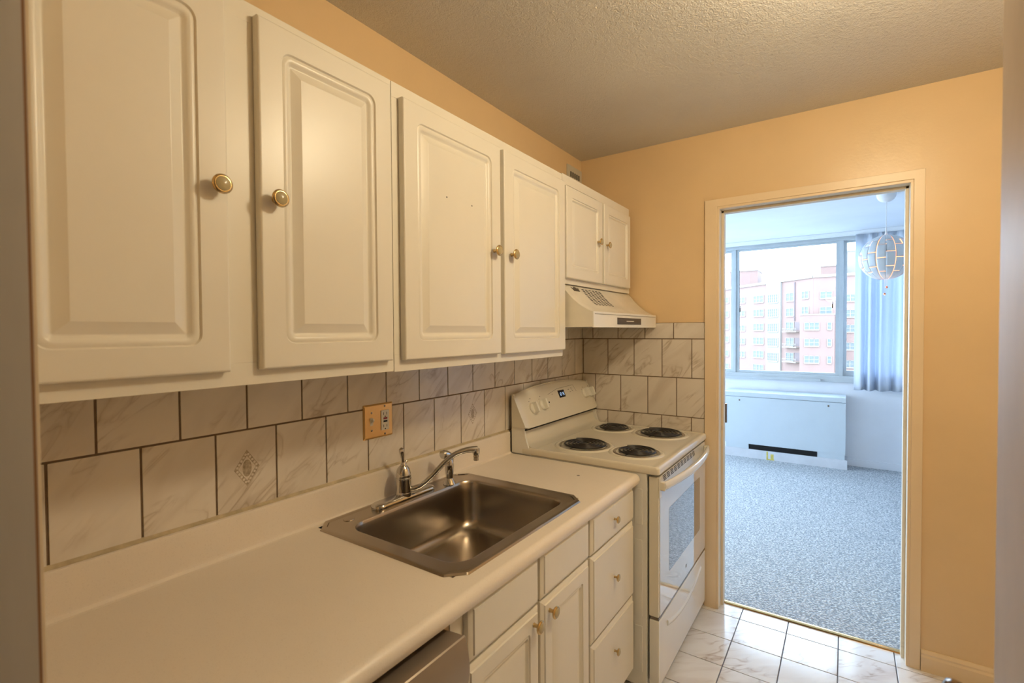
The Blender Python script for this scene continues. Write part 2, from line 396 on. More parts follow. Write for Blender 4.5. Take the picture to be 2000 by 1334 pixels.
# hall behind the camera
hb = MB(); hb.box(-.8, 3.0, -4.9, -2.61, -.1, -.004); struct(hb.build('floor_hall', M['fgrout']))
hw = MB(); hw.box(-.9, -.8, -4.9, -2.61, 0, ZC); hw.box(3.0, 3.1, -4.9, -2.61, 0, ZC); hw.box(-.9, 3.1, -5.0, -4.9, 0, ZC); hw.box(-.9, -.12, -2.61, -2.5, 0, ZC); hw.box(2.24, 3.1, -2.61, -2.5, 0, ZC)
struct(hw.build('wall_hall', M['hall'], smooth=False))
struct(boxobj('ceiling_hall', M['bceil'], (-.9, 3.1, -5.0, -2.61, ZC, ZC+.12)))
# ---------------- next room
struct(boxobj('floor_carpet', M['carpet'], (-2.4, 3.6, .092, 3.62, -.10, .004)))
struct(boxobj('ceiling_room', M['bceil'], (-2.4, 3.6, .12, 3.75, ZC, ZC+.12)))
struct(MB().box(-2.5, -2.4, 0, .9, 0, ZC).box(-2.5, -2.4, 3.2, 3.75, 0, ZC).box(-2.5, -2.4, .9, 3.2, 0, .25).box(-2.5, -2.4, .9, 3.2, 2.3, ZC).box(-2.5, -.12, 0, .12, 0, ZC).build('wall_room_left', M['bwall'], smooth=False))
w2 = thing('added_side_window', (-2.45, 2.05, .25), None, None); struct(w2)  # unseen side window, added to bring more daylight into the room
MB().box(-2.48, -2.42, .9, .94, .25, 2.3).box(-2.48, -2.42, 3.16, 3.2, .25, 2.3).box(-2.48, -2.42, 2.03, 2.07, .25, 2.3).box(-2.48, -2.42, .9, 3.2, .25, .29).box(-2.48, -2.42, .9, 3.2, 2.26, 2.3).build('window_frame', M['winf'], w2, smooth=False)
MB().box(-2.452, -2.448, .94, 3.16, .29, 2.26).build('pane', M['glass'], w2, smooth=False)
struct(MB().box(3.6, 3.7, 0, 3.75, 0, ZC).box(2.24, 3.6, 0, .12, 0, ZC).build('wall_room_right', M['bwall'], smooth=False))
WX0, WX1, WZ0, WZ1 = -1.25, 2.35, .905, 2.372
wb = MB(); wb.box(-2.4, 3.6, 3.5, 3.72, 0, WZ0); wb.box(-2.4, WX0, 3.5, 3.72, WZ0, ZC); wb.box(WX1, 3.6, 3.5, 3.72, WZ0, ZC); wb.box(WX0, WX1, 3.5, 3.72, WZ1, ZC)
struct(wb.build('wall_window_side', M['bwall'], smooth=False))
struct(boxobj('baseboard_window_side', M['bwall'], (-2.4, 3.6, 3.485, 3.5, .004, .075), bev=.003))
# window: frame, three kinds of bars, glass
wr = thing('window_1', (.7, 3.5, .9), None, None); struct(wr)
wf = MB(); wf.box(WX0, WX1, 3.485, 3.60, WZ1-.040, WZ1, bev=.003); wf.box(WX0, WX1, 3.475, 3.60, .860, .925, bev=.004); wf.box(WX0, .426, 3.468, 3.475, .858, .885, bev=.002)
wf.box(WX0, WX0+.04, 3.49, 3.6, .92, WZ1-.04); wf.box(WX1-.04, WX1, 3.49, 3.6, .92, WZ1-.04)
wf.box(.2075, .2395, 3.49, 3.59, .925, 2.332, bev=.003); wf.box(1.232, 1.2635, 3.49, 3.59, .925, 2.332, bev=.003)
wf.box(.426, 1.070, 3.455, 3.475, .862, .890, bev=.003)
wf.build('window_frame', M['winf'], wr)
def sash(x0, x1, y, z0=.925, z1=2.332, w=.034, bot=.03):
    s = MB(); s.box(x0, x0+w, y-.012, y+.012, z0, z1, bev=.002); s.box(x1-w, x1, y-.012, y+.012, z0, z1, bev=.002)
    s.box(x0+w, x1-w, y-.012, y+.012, z1-.022, z1, bev=.002); s.box(x0+w, x1-w, y-.012, y+.012, z0, z0+bot, bev=.002)
    so = s.build('sash', M['winf'], wr)
    MB().box(x0+w, x1-w, y-.002, y+.002, z0+bot, z1-.022).build('pane', M['glass'], so)
sash(.2395, 1.232, 3.515); sash(WX0+.04, .2075, 3.55, w=.028, bot=.035); sash(1.2635, WX1-.04, 3.55, w=.03, bot=.06)
for xx, zz in ((.285, 1.64), (1.170, 1.655)):
    lt = MB(); lt.box(xx-.006, xx+.006, 3.490, 3.504, zz-.02, zz+.03, bev=.002); lt.tube([(xx, 3.497, zz+.02), (xx+.004, 3.480, zz+.035), (xx+.002, 3.478, zz+.05)], .004, 8)
    lt.build('latch', M['bronze'], wr)

# ================================================================== TILE BACKSPLASH
TW, TV, Z1 = .1545, .2039, 1.3701
gw = .0023
ts = MB(); ts.mat(1).box(.0005, .0032, -2.484, -.001, .962, 1.3701)
ts.box(.0005, .0032, -.80, -.001, 1.36, 1.456)
ts.mat(0)
def ltile(y0, y1, z0, z1):
    if y1-y0 < .006: return
    ts.ct = random.random()*40; ts.box(.0012, .0062, y0+gw, y1-gw, z0+gw, z1-gw, bev=.0011)
def row(off, lo, hi, z0, z1, fn):
    edges = [hi]; y = off
    while y > lo+.004:
        if y < hi-.004: edges.append(y)
        y -= TW
    edges.append(lo)
    for a, b in zip(edges, edges[1:]): fn(b, a, z0, z1)
row(-.1786, -2.484, -.001, Z1-2*TV, Z1-TV, ltile)
row(-.1029+.002, -2.484, -.001, Z1-TV, Z1, ltile)
row(-.0250, -.80, -.001, Z1, 1.454, ltile)
row(-.1786, -.775, -.001, Z1-3*TV+.10, Z1-2*TV, ltile)
bs = ts.build('tile_backsplash', [M['tile'], M['grout']], angle=25)
tag(bs, 'marbled beige tiles on the left wall behind the faucet, with two diamond motifs', 'backsplash')
def diamond(yc, zc, w, h):
    d = MB(); x = .0063
    q = [(yc-w, zc), (yc, zc-h), (yc+w, zc), (yc, zc+h)]
    d.mat(0)
    def ring(s0, s1, xx):
        for k in range(4):
            a, b = q[k], q[(k+1) % 4]
            P = lambda p, s: (xx, yc+(p[0]-yc)*s, zc+(p[1]-zc)*s)
            d.add([P(a, s0), P(b, s0), P(b, s1), P(a, s1)], [(0, 1, 2, 3)])
    ring(1.0, .68, x)
    d.mat(1); ring(.63, .59, x+.0001)
    for k in range(4):
        a, b = q[k], q[(k+1) % 4]
        for t_ in (.12, .3, .5, .7, .88):
            p = (yc+(a[0]+(b[0]-a[0])*t_-yc)*.84, zc+(a[1]+(b[1]-a[1])*t_-zc)*.84); r = .0035
            d.add([(x+.0002, p[0]+r*cos(j*pi/3), p[1]+r*sin(j*pi/3)) for j in range(6)], [tuple(range(6))])
    d.mat(0); d.add([(x+.0002, yc+w*.36*cos(j*pi/10), zc+h*.46*sin(j*pi/10)) for j in range(20)], [tuple(range(20))])
    d.mat(1); n = 24
    for j in range(n):
        a, b = 2*pi*j/n, 2*pi*(j+1)/n
        d.add([(x+.0003, yc+w*s*.40*cos(t_), zc+h*s*.50*sin(t_)) for s, t_ in ((.94, a), (1.04, a), (1.04, b), (.94, b))], [(0, 1, 2, 3)])
    o = d.build('diamond_motif', [DM, M['tile']], bs, smooth=False, merge=0)
    o['label'] = 'small brown diamond ornament printed on a wall tile'
DM = plain('taupe_motif_glaze', (.42, .35, .26), .25, var=.35, nscale=120)
diamond(-1.958, 1.066, .033, .048); diamond(-1.032, 1.074, .030, .044)
# yellowed caulk line above the counter backsplash
ck = MB(); pts = []
ck.prism([(.0005, .9595), (.018, .9595), (.0125, .9620), (.006, .9650), (.0005, .9655)], 'y', -2.484, -.782)
o = ck.build('caulk_line', M['caulk'], bs)
# back wall tiles
tb = MB(); tb.mat(1).box(.003, .6947, -.0032, 0, .76, 1.4560); tb.mat(0)
def btile(x0, x1, z0, z1):
    if x1-x0 < .006: return
    tb.ct = random.random()*40; tb.box(x0+gw, x1-gw, -.0062, -.0012, z0+gw, z1-gw, bev=.0011)
def brow(off, z0, z1):
    edges = [.0065]; x = off
    while x < .6947-.004:
        if x > .0085: edges.append(x)
        x += TW
    edges.append(.6947)
    for a, b in zip(edges, edges[1:]): btile(a, b, z0, z1)
brow(.0736, Z1, 1.456); brow(.0125, Z1-TV, Z1); brow(.0893, Z1-2*TV, Z1-TV); brow(.0105, Z1-3*TV, Z1-2*TV)
tag(tb.build('tile_backsplash', [M['tile'], M['grout']], angle=25), 'marbled beige tiles on the end wall behind the stove, beside the doorway', 'backsplash')

# ================================================================== UPPER CABINETS
def upper(label, y0, y1, z0, z1, doors, rail_gap=.0):
    t = thing('wall_cabinet', (.15, (y0+y1)/2, z0), label, 'cabinet')
    b = MB(); XF = .305
    b.box(.009, XF-.02, y0, y1, z0+.012, z1, bev=.001)
    # face frame
    fr = MB(); fr.box(XF-.02, XF, y0, y1, z0, z0+.045, bev=.0015); fr.box(XF-.02, XF, y0, y1, z1-.04, z1, bev=.0015)
    fr.box(XF-.02, XF, y0, y0+.04, z0+.045, z1-.04, bev=.001); fr.box(XF-.02, XF, y1-.04, y1, z0+.045, z1-.04, bev=.001)
    for d0, d1 in zip(doors, doors[1:]):
        m = (d0[1]+d1[0])/2; fr.box(XF-.02, XF-.0002, m-.035, m+.035, z0+.045, z1-.04)
    b.build('carcass', M['cabin'], t); fr.build('face_frame', M['cab'], t)
    for (a, c, e, f, ky, kz, pr) in doors:
        dm = MB(); panel_front(dm, .325, a, c, e, f, .0185, pr); d = dm.build('door', M['cab'], t, angle=50)
        knob(d, .325, ky, kz, 1.0 if pr is UP else .85)
        if a == -1.700:
            for hy, hz in ((-1.5326, 1.8086), (-1.4172, 1.8073)): MB().lathe([(.0024, 0), (.0024, .0002), (0, .0002)], (.3244, hy, hz), 'x', 10).build('nail_hole', M['gap'], d, smooth=False)
    return t
upper('large cream wall cabinet nearest the camera, left of the other cabinets', -2.484, -1.7245, 1.313, 2.072,
      [(-2.468, -2.143, 1.343, 2.048, -2.164, 1.689, UP), (-2.083, -1.741, 1.343, 2.048, -2.053, 1.687, UP)])
upper('cream two-door wall cabinet above the sink', -1.7225, -.797, 1.311, 2.072,
      [(-1.700, -1.263, 1.341, 2.036, -1.303, 1.682, UP), (-1.243, -.806, 1.338, 2.036, -1.203, 1.682, UP)])
upper('short cream two-door cabinet above the range hood', -.795, -.035, 1.617, 2.077,
      [(-.792, -.432, 1.640, 2.026, -.484, 1.832, UPS), (-.408, -.066, 1.642, 2.030, -.383, 1.830, UPS)])

# ================================================================== RANGE HOOD
HY0, HY1 = -.790, -.010
h = thing('range_hood', (.22, -.4, 1.43), 'cream curved range hood above the stove', 'range hood')
cv = [(.2920, 1.6150), (.3000, 1.6060), (.3113, 1.5926), (.3240, 1.5770), (.3375, 1.5634), (.3525, 1.5480), (.3692, 1.5343), (.3870, 1.5210), (.4060, 1.5096), (.4230, 1.5010), (.4380, 1.4945)]
hp = [(.010, 1.432), (.438, 1.432)] + cv[::-1] + [(.010, 1.615)]
hp[2:2] = []
MB().prism(hp, 'y', HY0, HY1).build('hood_shell', M['hoodp'], h, angle=25)
MB().box(.438, .4445, HY0-.001, HY1, 1.430, 1.4955, bev=.0015).build('front_lip', M['hoodf'], h)
MB().box(.4445, .4455, HY0+.01, HY1-.01, 1.4845, 1.4865).build('lip_groove', M['ink'], h)
# dark slots that follow the curve
cl = [0]
for a, b in zip(cv, cv[1:]): cl.append(cl[-1]+sqrt((a[0]-b[0])**2+(a[1]-b[1])**2))
def cpt(s):
    for k in range(len(cl)-1):
        if s <= cl[k+1]:
            t_ = (s-cl[k])/(cl[k+1]-cl[k]); a, b = cv[k], cv[k+1]
            tx, tz = (b[0]-a[0]), (b[1]-a[1]); ln = sqrt(tx*tx+tz*tz); return (a[0]+tx*t_, a[1]+tz*t_, -tz/ln, tx/ln)
    return (*cv[-1], 0, 1)
sl = MB()
for i in range(6):
    for j in range(11):
        s0 = .016+j*.0098; y0 = -.618+i*.036; x0, z0, nx, nz = cpt(s0); x1, z1, _, _ = cpt(s0+.0048)
        e = .0007; sl.add([(x0+nx*e, y0, z0+nz*e), (x1+nx*e, y0, z1+nz*e), (x1+nx*e, y0+.024, z1+nz*e), (x0+nx*e, y0+.024, z0+nz*e)], [(0, 1, 2, 3)])
sl.build('vent_slots', M['gap'], h, smooth=False, merge=0)
bd = MB()
def cq(y, s, e=.001): x, z, nx, nz = cpt(s); return (x+nx*e, y, z+nz*e)
crown = [(-.716, .010), (-.702, .018), (-.692, .012), (-.680, .006), (-.668, .012), (-.658, .018), (-.644, .010), (-.652, .034), (-.706, .034)]
bd.add([cq(y, s) for y, s in crown] + [cq(y, s, .0002) for y, s in crown], [tuple(range(9))]+[(i, (i+1) % 9, 9+(i+1) % 9, 9+i) for i in range(9)])
bd.build('badge', M['switchp'], h, smooth=False)['label'] = 'small dark crown-shaped badge'
sp_ = MB().box(.4440, .4470, -.545, -.245, 1.4440, 1.4740, bev=.001).build('switch_panel', M['switchp'], h)
MB().box(.4470, .4474, -.440, -.345, 1.4575, 1.4605).build('panel_lettering', M['hoodf'], sp_)

# ================================================================== COUNTERTOP
H = .8588
ct = MB(); Y0, Y1 = -2.484, -.782
ct.box(.007, .046, Y0, Y1, H-.034, H); ct.box(.046, .556, Y0, -1.782, H-.034, H); ct.box(.046, .556, -1.152, Y1, H-.034, H)
nose = [(.556, H), (.612, H)] + [(.612+.020*sin(a), H-.020+.020*cos(a)) for a in [i*pi/2/6 for i in range(1, 7)]] + [(.632, H-.026), (.628, H-.036), (.556, H-.034)]
ct.prism(nose, 'y', Y0, Y1)
bsp = [(.007, H-.01), (.007, .958), (.016, .9590), (.0205, .956), (.0225, .950), (.0225, H+.016), (.0245, H+.007), (.030, H+.0015), (.036, H)] + [(.036, H-.01)]
ct.prism(bsp, 'y', Y0, Y1)
c_ = ct.build('countertop', M['lam'], angle=30); tag(c_, 'long cream laminate worktop with raised back edge and rounded nose', 'countertop')
sc_ = MB()
for (x, y, a, b) in ((.44, -.925, .006, .004),):
    sc_.add([(x+a*cos(k*pi/4)*(1+.3*(k % 2)), y+b*1.5*sin(k*pi/4), H+.0003) for k in range(8)], [tuple(range(8))])
sc_.build('scorch_mark', M['ink'], c_, smooth=False)

# ================================================================== SINK
s_ = thing('kitchen_sink', (.3, -1.467, H), 'stainless steel single-bowl drop-in sink with clipped corners', 'sink')
SX0, SX1, SY0, SY1 = .030, .578, -1.793, -1.142
def lpz(x0, x1, y0, y1, r, z, ch=False): return [(a, b, z) for a, b in rrect(x0, x1, y0, y1, r, 8, ch)]
BX0, BX1, BY0, BY1 = .122, .530, -1.733, -1.200
LP = [lpz(SX0+.003, SX1-.003, SY0+.003, SY1-.003, .040, H-.012, True), lpz(SX0, SX1, SY0, SY1, .042, H+.0006, True), lpz(SX0+.003, SX1-.003, SY0+.003, SY1-.003, .041, H+.0050, True), lpz(SX0+.012, SX1-.012, SY0+.012, SY1-.012, .040, H+.0062, True),
      lpz(SX0+.018, SX1-.018, SY0+.018, SY1-.018, .040, H+.0040), lpz(BX0-.014, BX1+.012, BY0-.012, BY1+.012, .060, H+.0040), lpz(BX0-.006, BX1+.005, BY0-.005, BY1+.005, .058, H+.0025),
      lpz(BX0, BX1, BY0, BY1, .056, H-.006)]
for k, (ins, z) in enumerate([(.003, H-.04), (.007, H-.10), (.012, H-.135), (.020, H-.152), (.034, H-.163), (.055, H-.168)]):
    LP.append(lpz(BX0+ins, BX1-ins, BY0+ins, BY1-ins, max(.056-ins*.2, .03), z))
cxs, cys = (BX0+BX1)/2, (BY0+BY1)/2
LP.append([(cxs+.045*cos(a), cys+.045*sin(a), H-.172) for a in [math.atan2(p[1]-cys, p[0]-cxs) for p in LP[-1]]])
MB().loft(LP, False, True).build('basin', M['steel'], s_, angle=40)
MB().lathe([(.044, .001), (.042, .004), (.036, .003), (.032, -.004), (.0, -.004)], (cxs, cys, H-.172), 'z').build('drain', M['ring'], s_)
MB().lathe([(.016, 0), (.015, .0022), (.0, .0025)], (.076, -1.700, H+.0038)).build('hole_cap', M['steel'], s_)

# ================================================================== FAUCET
DZ0 = H+.0045; fx, fy = .079, -1.486
f_ = thing('kitchen_faucet', (fx, fy, DZ0), 'chrome single-lever faucet with long curved spout on the sink deck', 'faucet')
dp = []
for ins, z in ((0, 0), (0, .008), (.003, .0135), (.009, .0165), (.020, .018)):
    dp.append([(a, b, DZ0+z) for a, b in rrect(fx-.027+ins, fx+.027-ins, -1.612+ins*1.2, -1.352-ins*1.2, .0265-ins, 8)])
MB().loft(dp).build('deck_plate', M['chrome'], f_, angle=50)
MB().lathe([(.0265, .010), (.0265, .020), (.0255, .023), (.0250, .028), (.0250, .066), (.0262, .068), (.0262, .071), (.0245, .073), (.0255, .078), (.0245, .088), (.0205, .100), (.0140, .109), (.0, .112)], (fx, fy, DZ0), 'z', 32).build('body', M['chrome'], f_)
lv = MB(); lv.lathe([(.010, .104), (.0105, .112), (.008, .117), (.0065, .122)], (fx, fy, DZ0)); lv.tube([(fx, fy, DZ0+.116), (fx, fy-.003, DZ0+.135), (fx, fy-.006, DZ0+.152), (fx, fy-.007, DZ0+.160), (fx, fy-.008, DZ0+.167), (fx, fy-.0085, DZ0+.172)], [.0062, .0052, .0078, .0092, .0078, .002], 14)
lv.tube([(fx, fy+.004, DZ0+.112), (fx, fy+.012, DZ0+.122), (fx, fy+.015, DZ0+.124)], [.005, .005, .004], 10)
lv.build('lever', M['chrome'], f_)
sx, sy_ = .235, -1.290; dxn = Vector((sx-fx, sy_-fy, 0)); Ls = dxn.length; dxn.normalize()
def SPt(t_, z): p = Vector((fx, fy, 0))+dxn*(Ls*t_); return (p.x, p.y, DZ0+z)
cz = [(.06, .030), (.14, .031), (.22, .037), (.30, .050), (.38, .068), (.46, .088), (.54, .108), (.62, .124), (.70, .135), (.78, .142), (.86, .1455), (.94, .1465), (1.0, .1455)]
spm = MB(); spm.tube([SPt(a, b) for a, b in cz], [.0095]*3+[.0088]*6+[.0092, .0100, .0108, .0112], 16)
ex, ey, ez = SPt(.985, .140)
spm.lathe([(.0125, .008), (.0128, -.006), (.0105, -.012), (.0105, -.014)], (ex, ey, ez)); spm.build('spout', M['chrome'], f_)
MB().lathe([(.0085, -.012), (.0095, -.016), (.0095, -.022), (.008, -.024), (.009, -.027), (.009, -.033), (.0, -.033)], (ex, ey, ez)).build('aerator', M['steel'], f_)
# sprayer
px_, py_ = .100, -1.283
p_ = thing('sink_sprayer', (px_, py_, DZ0), 'chrome side sprayer standing right of the faucet', 'sprayer')
MB().lathe([(.0235, 0), (.0225, .004), (.0175, .012), (.0140, .020), (.0120, .022)], (px_, py_, DZ0), 'z', 28).build('holder', M['chrome'], p_)
MB().lathe([(.0120, .018), (.0130, .026), (.0155, .050), (.0165, .068), (.0145, .080), (.0125, .088), (.0115, .094), (.0, .098)], (px_, py_, DZ0), 'z', 24).build('handle', M['chrome'], p_)
hd = MB(); hd.tube([(px_+.006, py_+.010, DZ0+.078), (px_+.004, py_+.009, DZ0+.092), (px_, py_, DZ0+.103), (px_-.004, py_-.012, DZ0+.110), (px_-.006, py_-.022, DZ0+.111)], [.005, .008, .012, .014, .0165], 18)
hd.tube([(px_-.006, py_-.021, DZ0+.111), (px_-.0075, py_-.030, DZ0+.111)], [.0168, .0150], 18)
hd.build('spray_head', M['chrome'], p_)

# ================================================================== SWITCH AND OUTLET PLATE
o_ = thing('switch_outlet_plate', (.006, -1.53, 1.12), 'brass double wall plate with toggle switch and outlet, above the faucet', 'outlet')
PY0, PY1, PZ0, PZ1 = -1.590, -1.468, 1.0665, 1.1795
pl = []
for ins, x in ((0, .0064), (0, .0080), (.004, .0115), (.006, .0120)): pl.append([(x, a, b) for a, b in rrect(PY0+ins, PY1-ins, PZ0+ins, PZ1-ins, .003, 3)])
MB().loft(pl).build('cover_plate', M['plate'], o_, angle=25)
tg = MB().box(.0118, .0130, -1.5655, -1.5535, 1.111, 1.136).build('switch_slot', M['whitep'], o_)
tm = MB(); tm.loft([[(.012, -1.5630, 1.117), (.012, -1.5560, 1.117), (.012, -1.5560, 1.128), (.012, -1.5630, 1.128)], [(.0235, -1.5620, 1.1275), (.0235, -1.5570, 1.1275), (.0225, -1.5570, 1.1345), (.0225, -1.5620, 1.1345)]])
tm.build('toggle', M['whitep'], tg)
sl = MB().box(.0118, .0150, -1.5210, -1.4880, 1.0895, 1.1555, bev=.001); sl.mat(1)
for zc in (1.144, 1.103):
    for yy in (-1.5115, -1.4985): sl.box(.0150, .0153, yy-.0009, yy+.0009, zc-.0045, zc+.0045)
    sl.lathe([(.0024, .0), (.0024, .0003), (0, .0003)], (.015, -1.505, zc-.010), 'x', 12)
rc = sl.build('receptacle', [M['whitep'], M['black']], o_)
MB().box(.0150, .0158, -1.5125, -1.4965, 1.1250, 1.1310).build('reset_button', M['red'], rc)['label'] = 'small red button'
MB().box(.0150, .0158, -1.5125, -1.4965, 1.1155, 1.1215).build('test_button', M['black'], rc)['label'] = 'small black button'
for yy, zz in ((-1.5595, 1.1525), (-1.5595, 1.0945), (-1.5045, 1.1690), (-1.5045, 1.0760)):
    MB().lathe([(.0035, 0), (.0033, .0012), (.0, .0018)], (.0118, yy, zz), 'x', 14).build('screw', M['bronze'], o_)

# ================================================================== AIR VENT IN THE CORNER
v_ = thing('wall_vent', (.0, -.095, 2.13), 'small metal air vent high in the corner above the cabinets', 'vent')
VM = plain('grey_beige_vent_metal', (.60, .56, .46), .4, var=.05)
MB().box(.0, .008, -.184, -.008, 2.13, 2.345, bev=.002).build('vent_frame', VM, v_)
vm = MB()
for r_i in range(4):
    for k in range(5): vm.box(.008, .0088, -.152+k*.0245, -.152+k*.0245+.013, 2.2815-r_i*.040, 2.2815-r_i*.040+.030)
vm.build('vent_openings', M['gap'], v_, smooth=False)

# ================================================================== BASE CABINETS
def base(label, y0, y1):
    t = thing('base_cabinet', (.3, (y0+y1)/2, 0), label, 'cabinet')
    MB().box(.010, .580, y0, y1, .10, .660, bev=.001).box(.010, .520, y0, y1, 0, .10).build('carcass', M['cabin'], t)
    return t
b1 = base('cream base cabinet with three drawers, beside the stove', -1.196, -.800)
fr = MB(); fr.box(.580, .600, -1.196, -.800, .100, .8235, bev=.001); fr.build('face_frame', M['cab'], b1)
SLAB = [(.014, .0, .004)]
def slab(t, nm, y0, y1, z0, z1, kn=None, prof=None, edge=.010):
    m = MB(); panel_front(m, .622, y0, y1, z0, z1, .0215, prof, edge, True); d = m.build(nm, M['cab'], t, angle=50)
    if kn: knob(d, .622, kn[0], kn[1], .72 if nm == 'drawer' else .95)
    return d
slab(b1, 'drawer', -1.188, -.815, .6905, .8195, (-1.010, .757))
slab(b1, 'drawer', -1.188, -.815, .4005, .6850, (-1.010, .553), edge=.014)
slab(b1, 'drawer', -1.188, -.815, .1080, .3950, (-1.010, .290), edge=.014)
b2 = base('cream sink base cabinet with two doors and two false drawer fronts', -1.842, -1.198)
fr = MB(); fr.box(.580, .600, -1.842, -1.198, .100, .8235, bev=.001); fr.build('face_frame', M['cab'], b2)
slab(b2, 'false_front', -1.498, -1.205, .6935, .8225); slab(b2, 'false_front', -1.800, -1.510, .6935, .8225)
LOWP = [(.050, .0, .010), (.052, .0040, .009), (.058, .0020, .007), (.062, .0080, .005), (.065, .0083, .002), (.090, .0012, .001)]
slab(b2, 'door', -1.498, -1.205, .108, .6880, (-1.462, .652), LOWP, .012); slab(b2, 'door', -1.812, -1.510, .108, .6880, (-1.543, .652), LOWP, .012)
# dishwasher
dw = thing('dishwasher', (.3, -2.16, 0), 'taupe dishwasher under the near end of the worktop', 'dishwasher')
MB().box(.05, .585, -2.47, -1.872, .10, .812).box(.05, .52, -2.47, -1.872, 0, .10).build('tub_body', M['black'], dw)
dpz = [(.585, .700), (.585, .800), (.630, .806), (.655, .8085), (.661, .8105), (.6640, .8085), (.6650, .8040)] + [(.6650+.010*sin(a), .8040-.110*(a/pi)) for a in [i*pi/8 for i in range(1, 8)]] + [(.6630, .693)]
MB().prism(dpz, 'y', -2.466, -1.868).build('control_panel', M['metalp'], dw, angle=22)
MB().box(.585, .656, -2.466, -1.868, .12, .690, bev=.004).build('door', M['metalp'], dw)
tag(boxobj('filler_strip', M['wood'], (.585, .600, -1.862, -1.846, .10, .8235)), 'narrow raw wood strip between the dishwasher and sink cabinet', 'trim strip')

# ================================================================== STOVE
SY_0, SY_1 = -.775, -.014
st = thing('electric_stove', (.35, -.395, 0), 'almond freestanding electric coil stove in the corner beside the doorway', 'stove')
MB().box(.012, .655, SY_0+.003, SY_1-.003, .02, .862, bev=.003).build('body', M['enamw'], st)
MB().box(.04, .60, SY_0+.03, SY_1-.03, 0, .03).build('base', M['black'], st)
sp2 = MB()
for z0, z1 in ((.08, .26), (.30, .60), (.66, .80)): sp2.box(.608, .638, SY_0+.0015, SY_0+.006, z0, z1, bev=.0008)
sp2.build('side_panel_ribs', M['enamw'], st)
# cooktop: rolled front edge, side lips, with raised burner rings
CT = .8915
ck = []
for ins, z in ((.004, .862), (.0, .866), (.0, .883), (.003, .889), (.009, CT+.0015), (.018, CT+.0015), (.030, CT-.002), (.04, CT-.002)):
    ck.append([(a, b, z) for a, b in rrect(.075+ins, .706-ins, SY_0+ins*.55, SY_1-ins*.55, .012, 5)])
MB().loft(ck).build('cooktop', M['enam'], st, angle=55)
# backguard
rp = [(.028, .862), (.028, .972), (.080, .972), (.078, .955), (.081, .935), (.091, .915), (.106, .905), (.122, .8955), (.150, CT-.0015), (.150, .862)]
MB().prism(rp, 'y', SY_0+.010, SY_1-.010).build('backguard', M['enam'], st, angle=50)
MB().prism([(.026, .862), (.026, 1.127), (.036, 1.127), (.0955, .968), (.100, .935), (.112, .900), (.130, .862)], 'y', SY_0+.0005, SY_0+.0095).build('side_cheek', M['enamw'], st)
MB().prism([(.026, .862), (.026, 1.127), (.036, 1.127), (.0955, .968), (.100, .935), (.112, .900), (.130, .862)], 'y', SY_1-.0095, SY_1-.0005).build('side_cheek', M['enamw'], st)
# control panel, arched top
lo = []
N = 28
def topz(y): t_ = (y-(SY_0+SY_1)/2)/((SY_1-SY_0)/2); return 1.1235+.031*(1-t_*t_)
PT = {}
for k in range(N+1):
    y = SY_0-.004+(SY_1+.004-SY_0+.004)*k/N; zt = topz(max(min(y, SY_1), SY_0))
    e = .0 if 0 < k < N else .006
    sl_ = (.108-.046)/(1.1235-.976)
    def fxz(z): return .108-(z-.976)*sl_
    lo.append([(.030, y, .974+e), (.100-e, y, .971+e), (.1065-e, y, .9745+e), (.108-e, y, .980+e), (fxz(zt-.012)-e, y, zt-.012-e), (fxz(zt-.004)-.004-e, y, zt-.003-e), (fxz(zt)-.012, y, zt-e), (.030, y, zt-e)])
CPLOOPS = lo
SLP = (.108-.046)/(1.1235-.976); nrm = Vector((1, 0, SLP)).normalized(); upv = Vector((-SLP, 0, 1)).normalized()
def cpos(y, z, e=0.0): return Vector((.108-(z-.976)*SLP, y, z))+nrm*e
def cquad(mb, y0, y1, z0, z1, e, th=.0004):
    a = [cpos(y0, z0, e), cpos(y1, z0, e), cpos(y1, z1, e), cpos(y0, z1, e)]
    mb.add([tuple(p) for p in a]+[tuple(p-nrm*th) for p in a], [(0, 1, 2, 3), (4, 5, 6, 7), (0, 1, 5, 4), (1, 2, 6, 5), (2, 3, 7, 6), (3, 0, 4, 7)])
# printed keys belong to the panel's own surface
pk = MB().loft(CPLOOPS); pk.mat(1)
for k in range(6):
    y = -.452+k*.036; z = 1.045+k*.0030
    cquad(pk, y, y+.013, z, z+.0022, .0005, .0002); cquad(pk, y+.003, y+.013, z-.006, z-.004, .0005, .0002); cquad(pk, y+.001, y+.010, z+.006, z+.008, .0005, .0002)
for k in range(3):
    cquad(pk, -.462+.010*k, -.452+.010*k, 1.094-.012*k, 1.0965-.012*k, .0005, .0002); cquad(pk, -.430+.006*k, -.422+.006*k, 1.086-.012*k, 1.0885-.012*k, .0005, .0002)
    cquad(pk, -.285+.012*k, -.270+.012*k, 1.100-.014*k, 1.103-.014*k, .0005, .0002); cquad(pk, -.252+.008*k, -.240+.008*k, 1.104-.014*k, 1.107-.014*k, .0005, .0002); cquad(pk, -.248+.008*k, -.238+.008*k, 1.098-.014*k, 1.100-.014*k, .0005, .0002)
cquad(pk, -.225, -.195, 1.045, 1.0475, .0005, .0002)
for y in (-.668, -.578, -.115, -.045):
    cquad(pk, y-.010, y+.006, 1.016, 1.0185, .0005, .0002); cquad(pk, y-.018, y-.012, 1.085, 1.088, .0005, .0002); cquad(pk, y-.002, y+.004, 1.095, 1.099, .0005, .0002); cquad(pk, y-.030, y-.026, 1.070, 1.072, .0005, .0002)
cp_obj = pk.build('control_panel', [M['enam'], M['ink']], st, angle=45)
pd = MB()
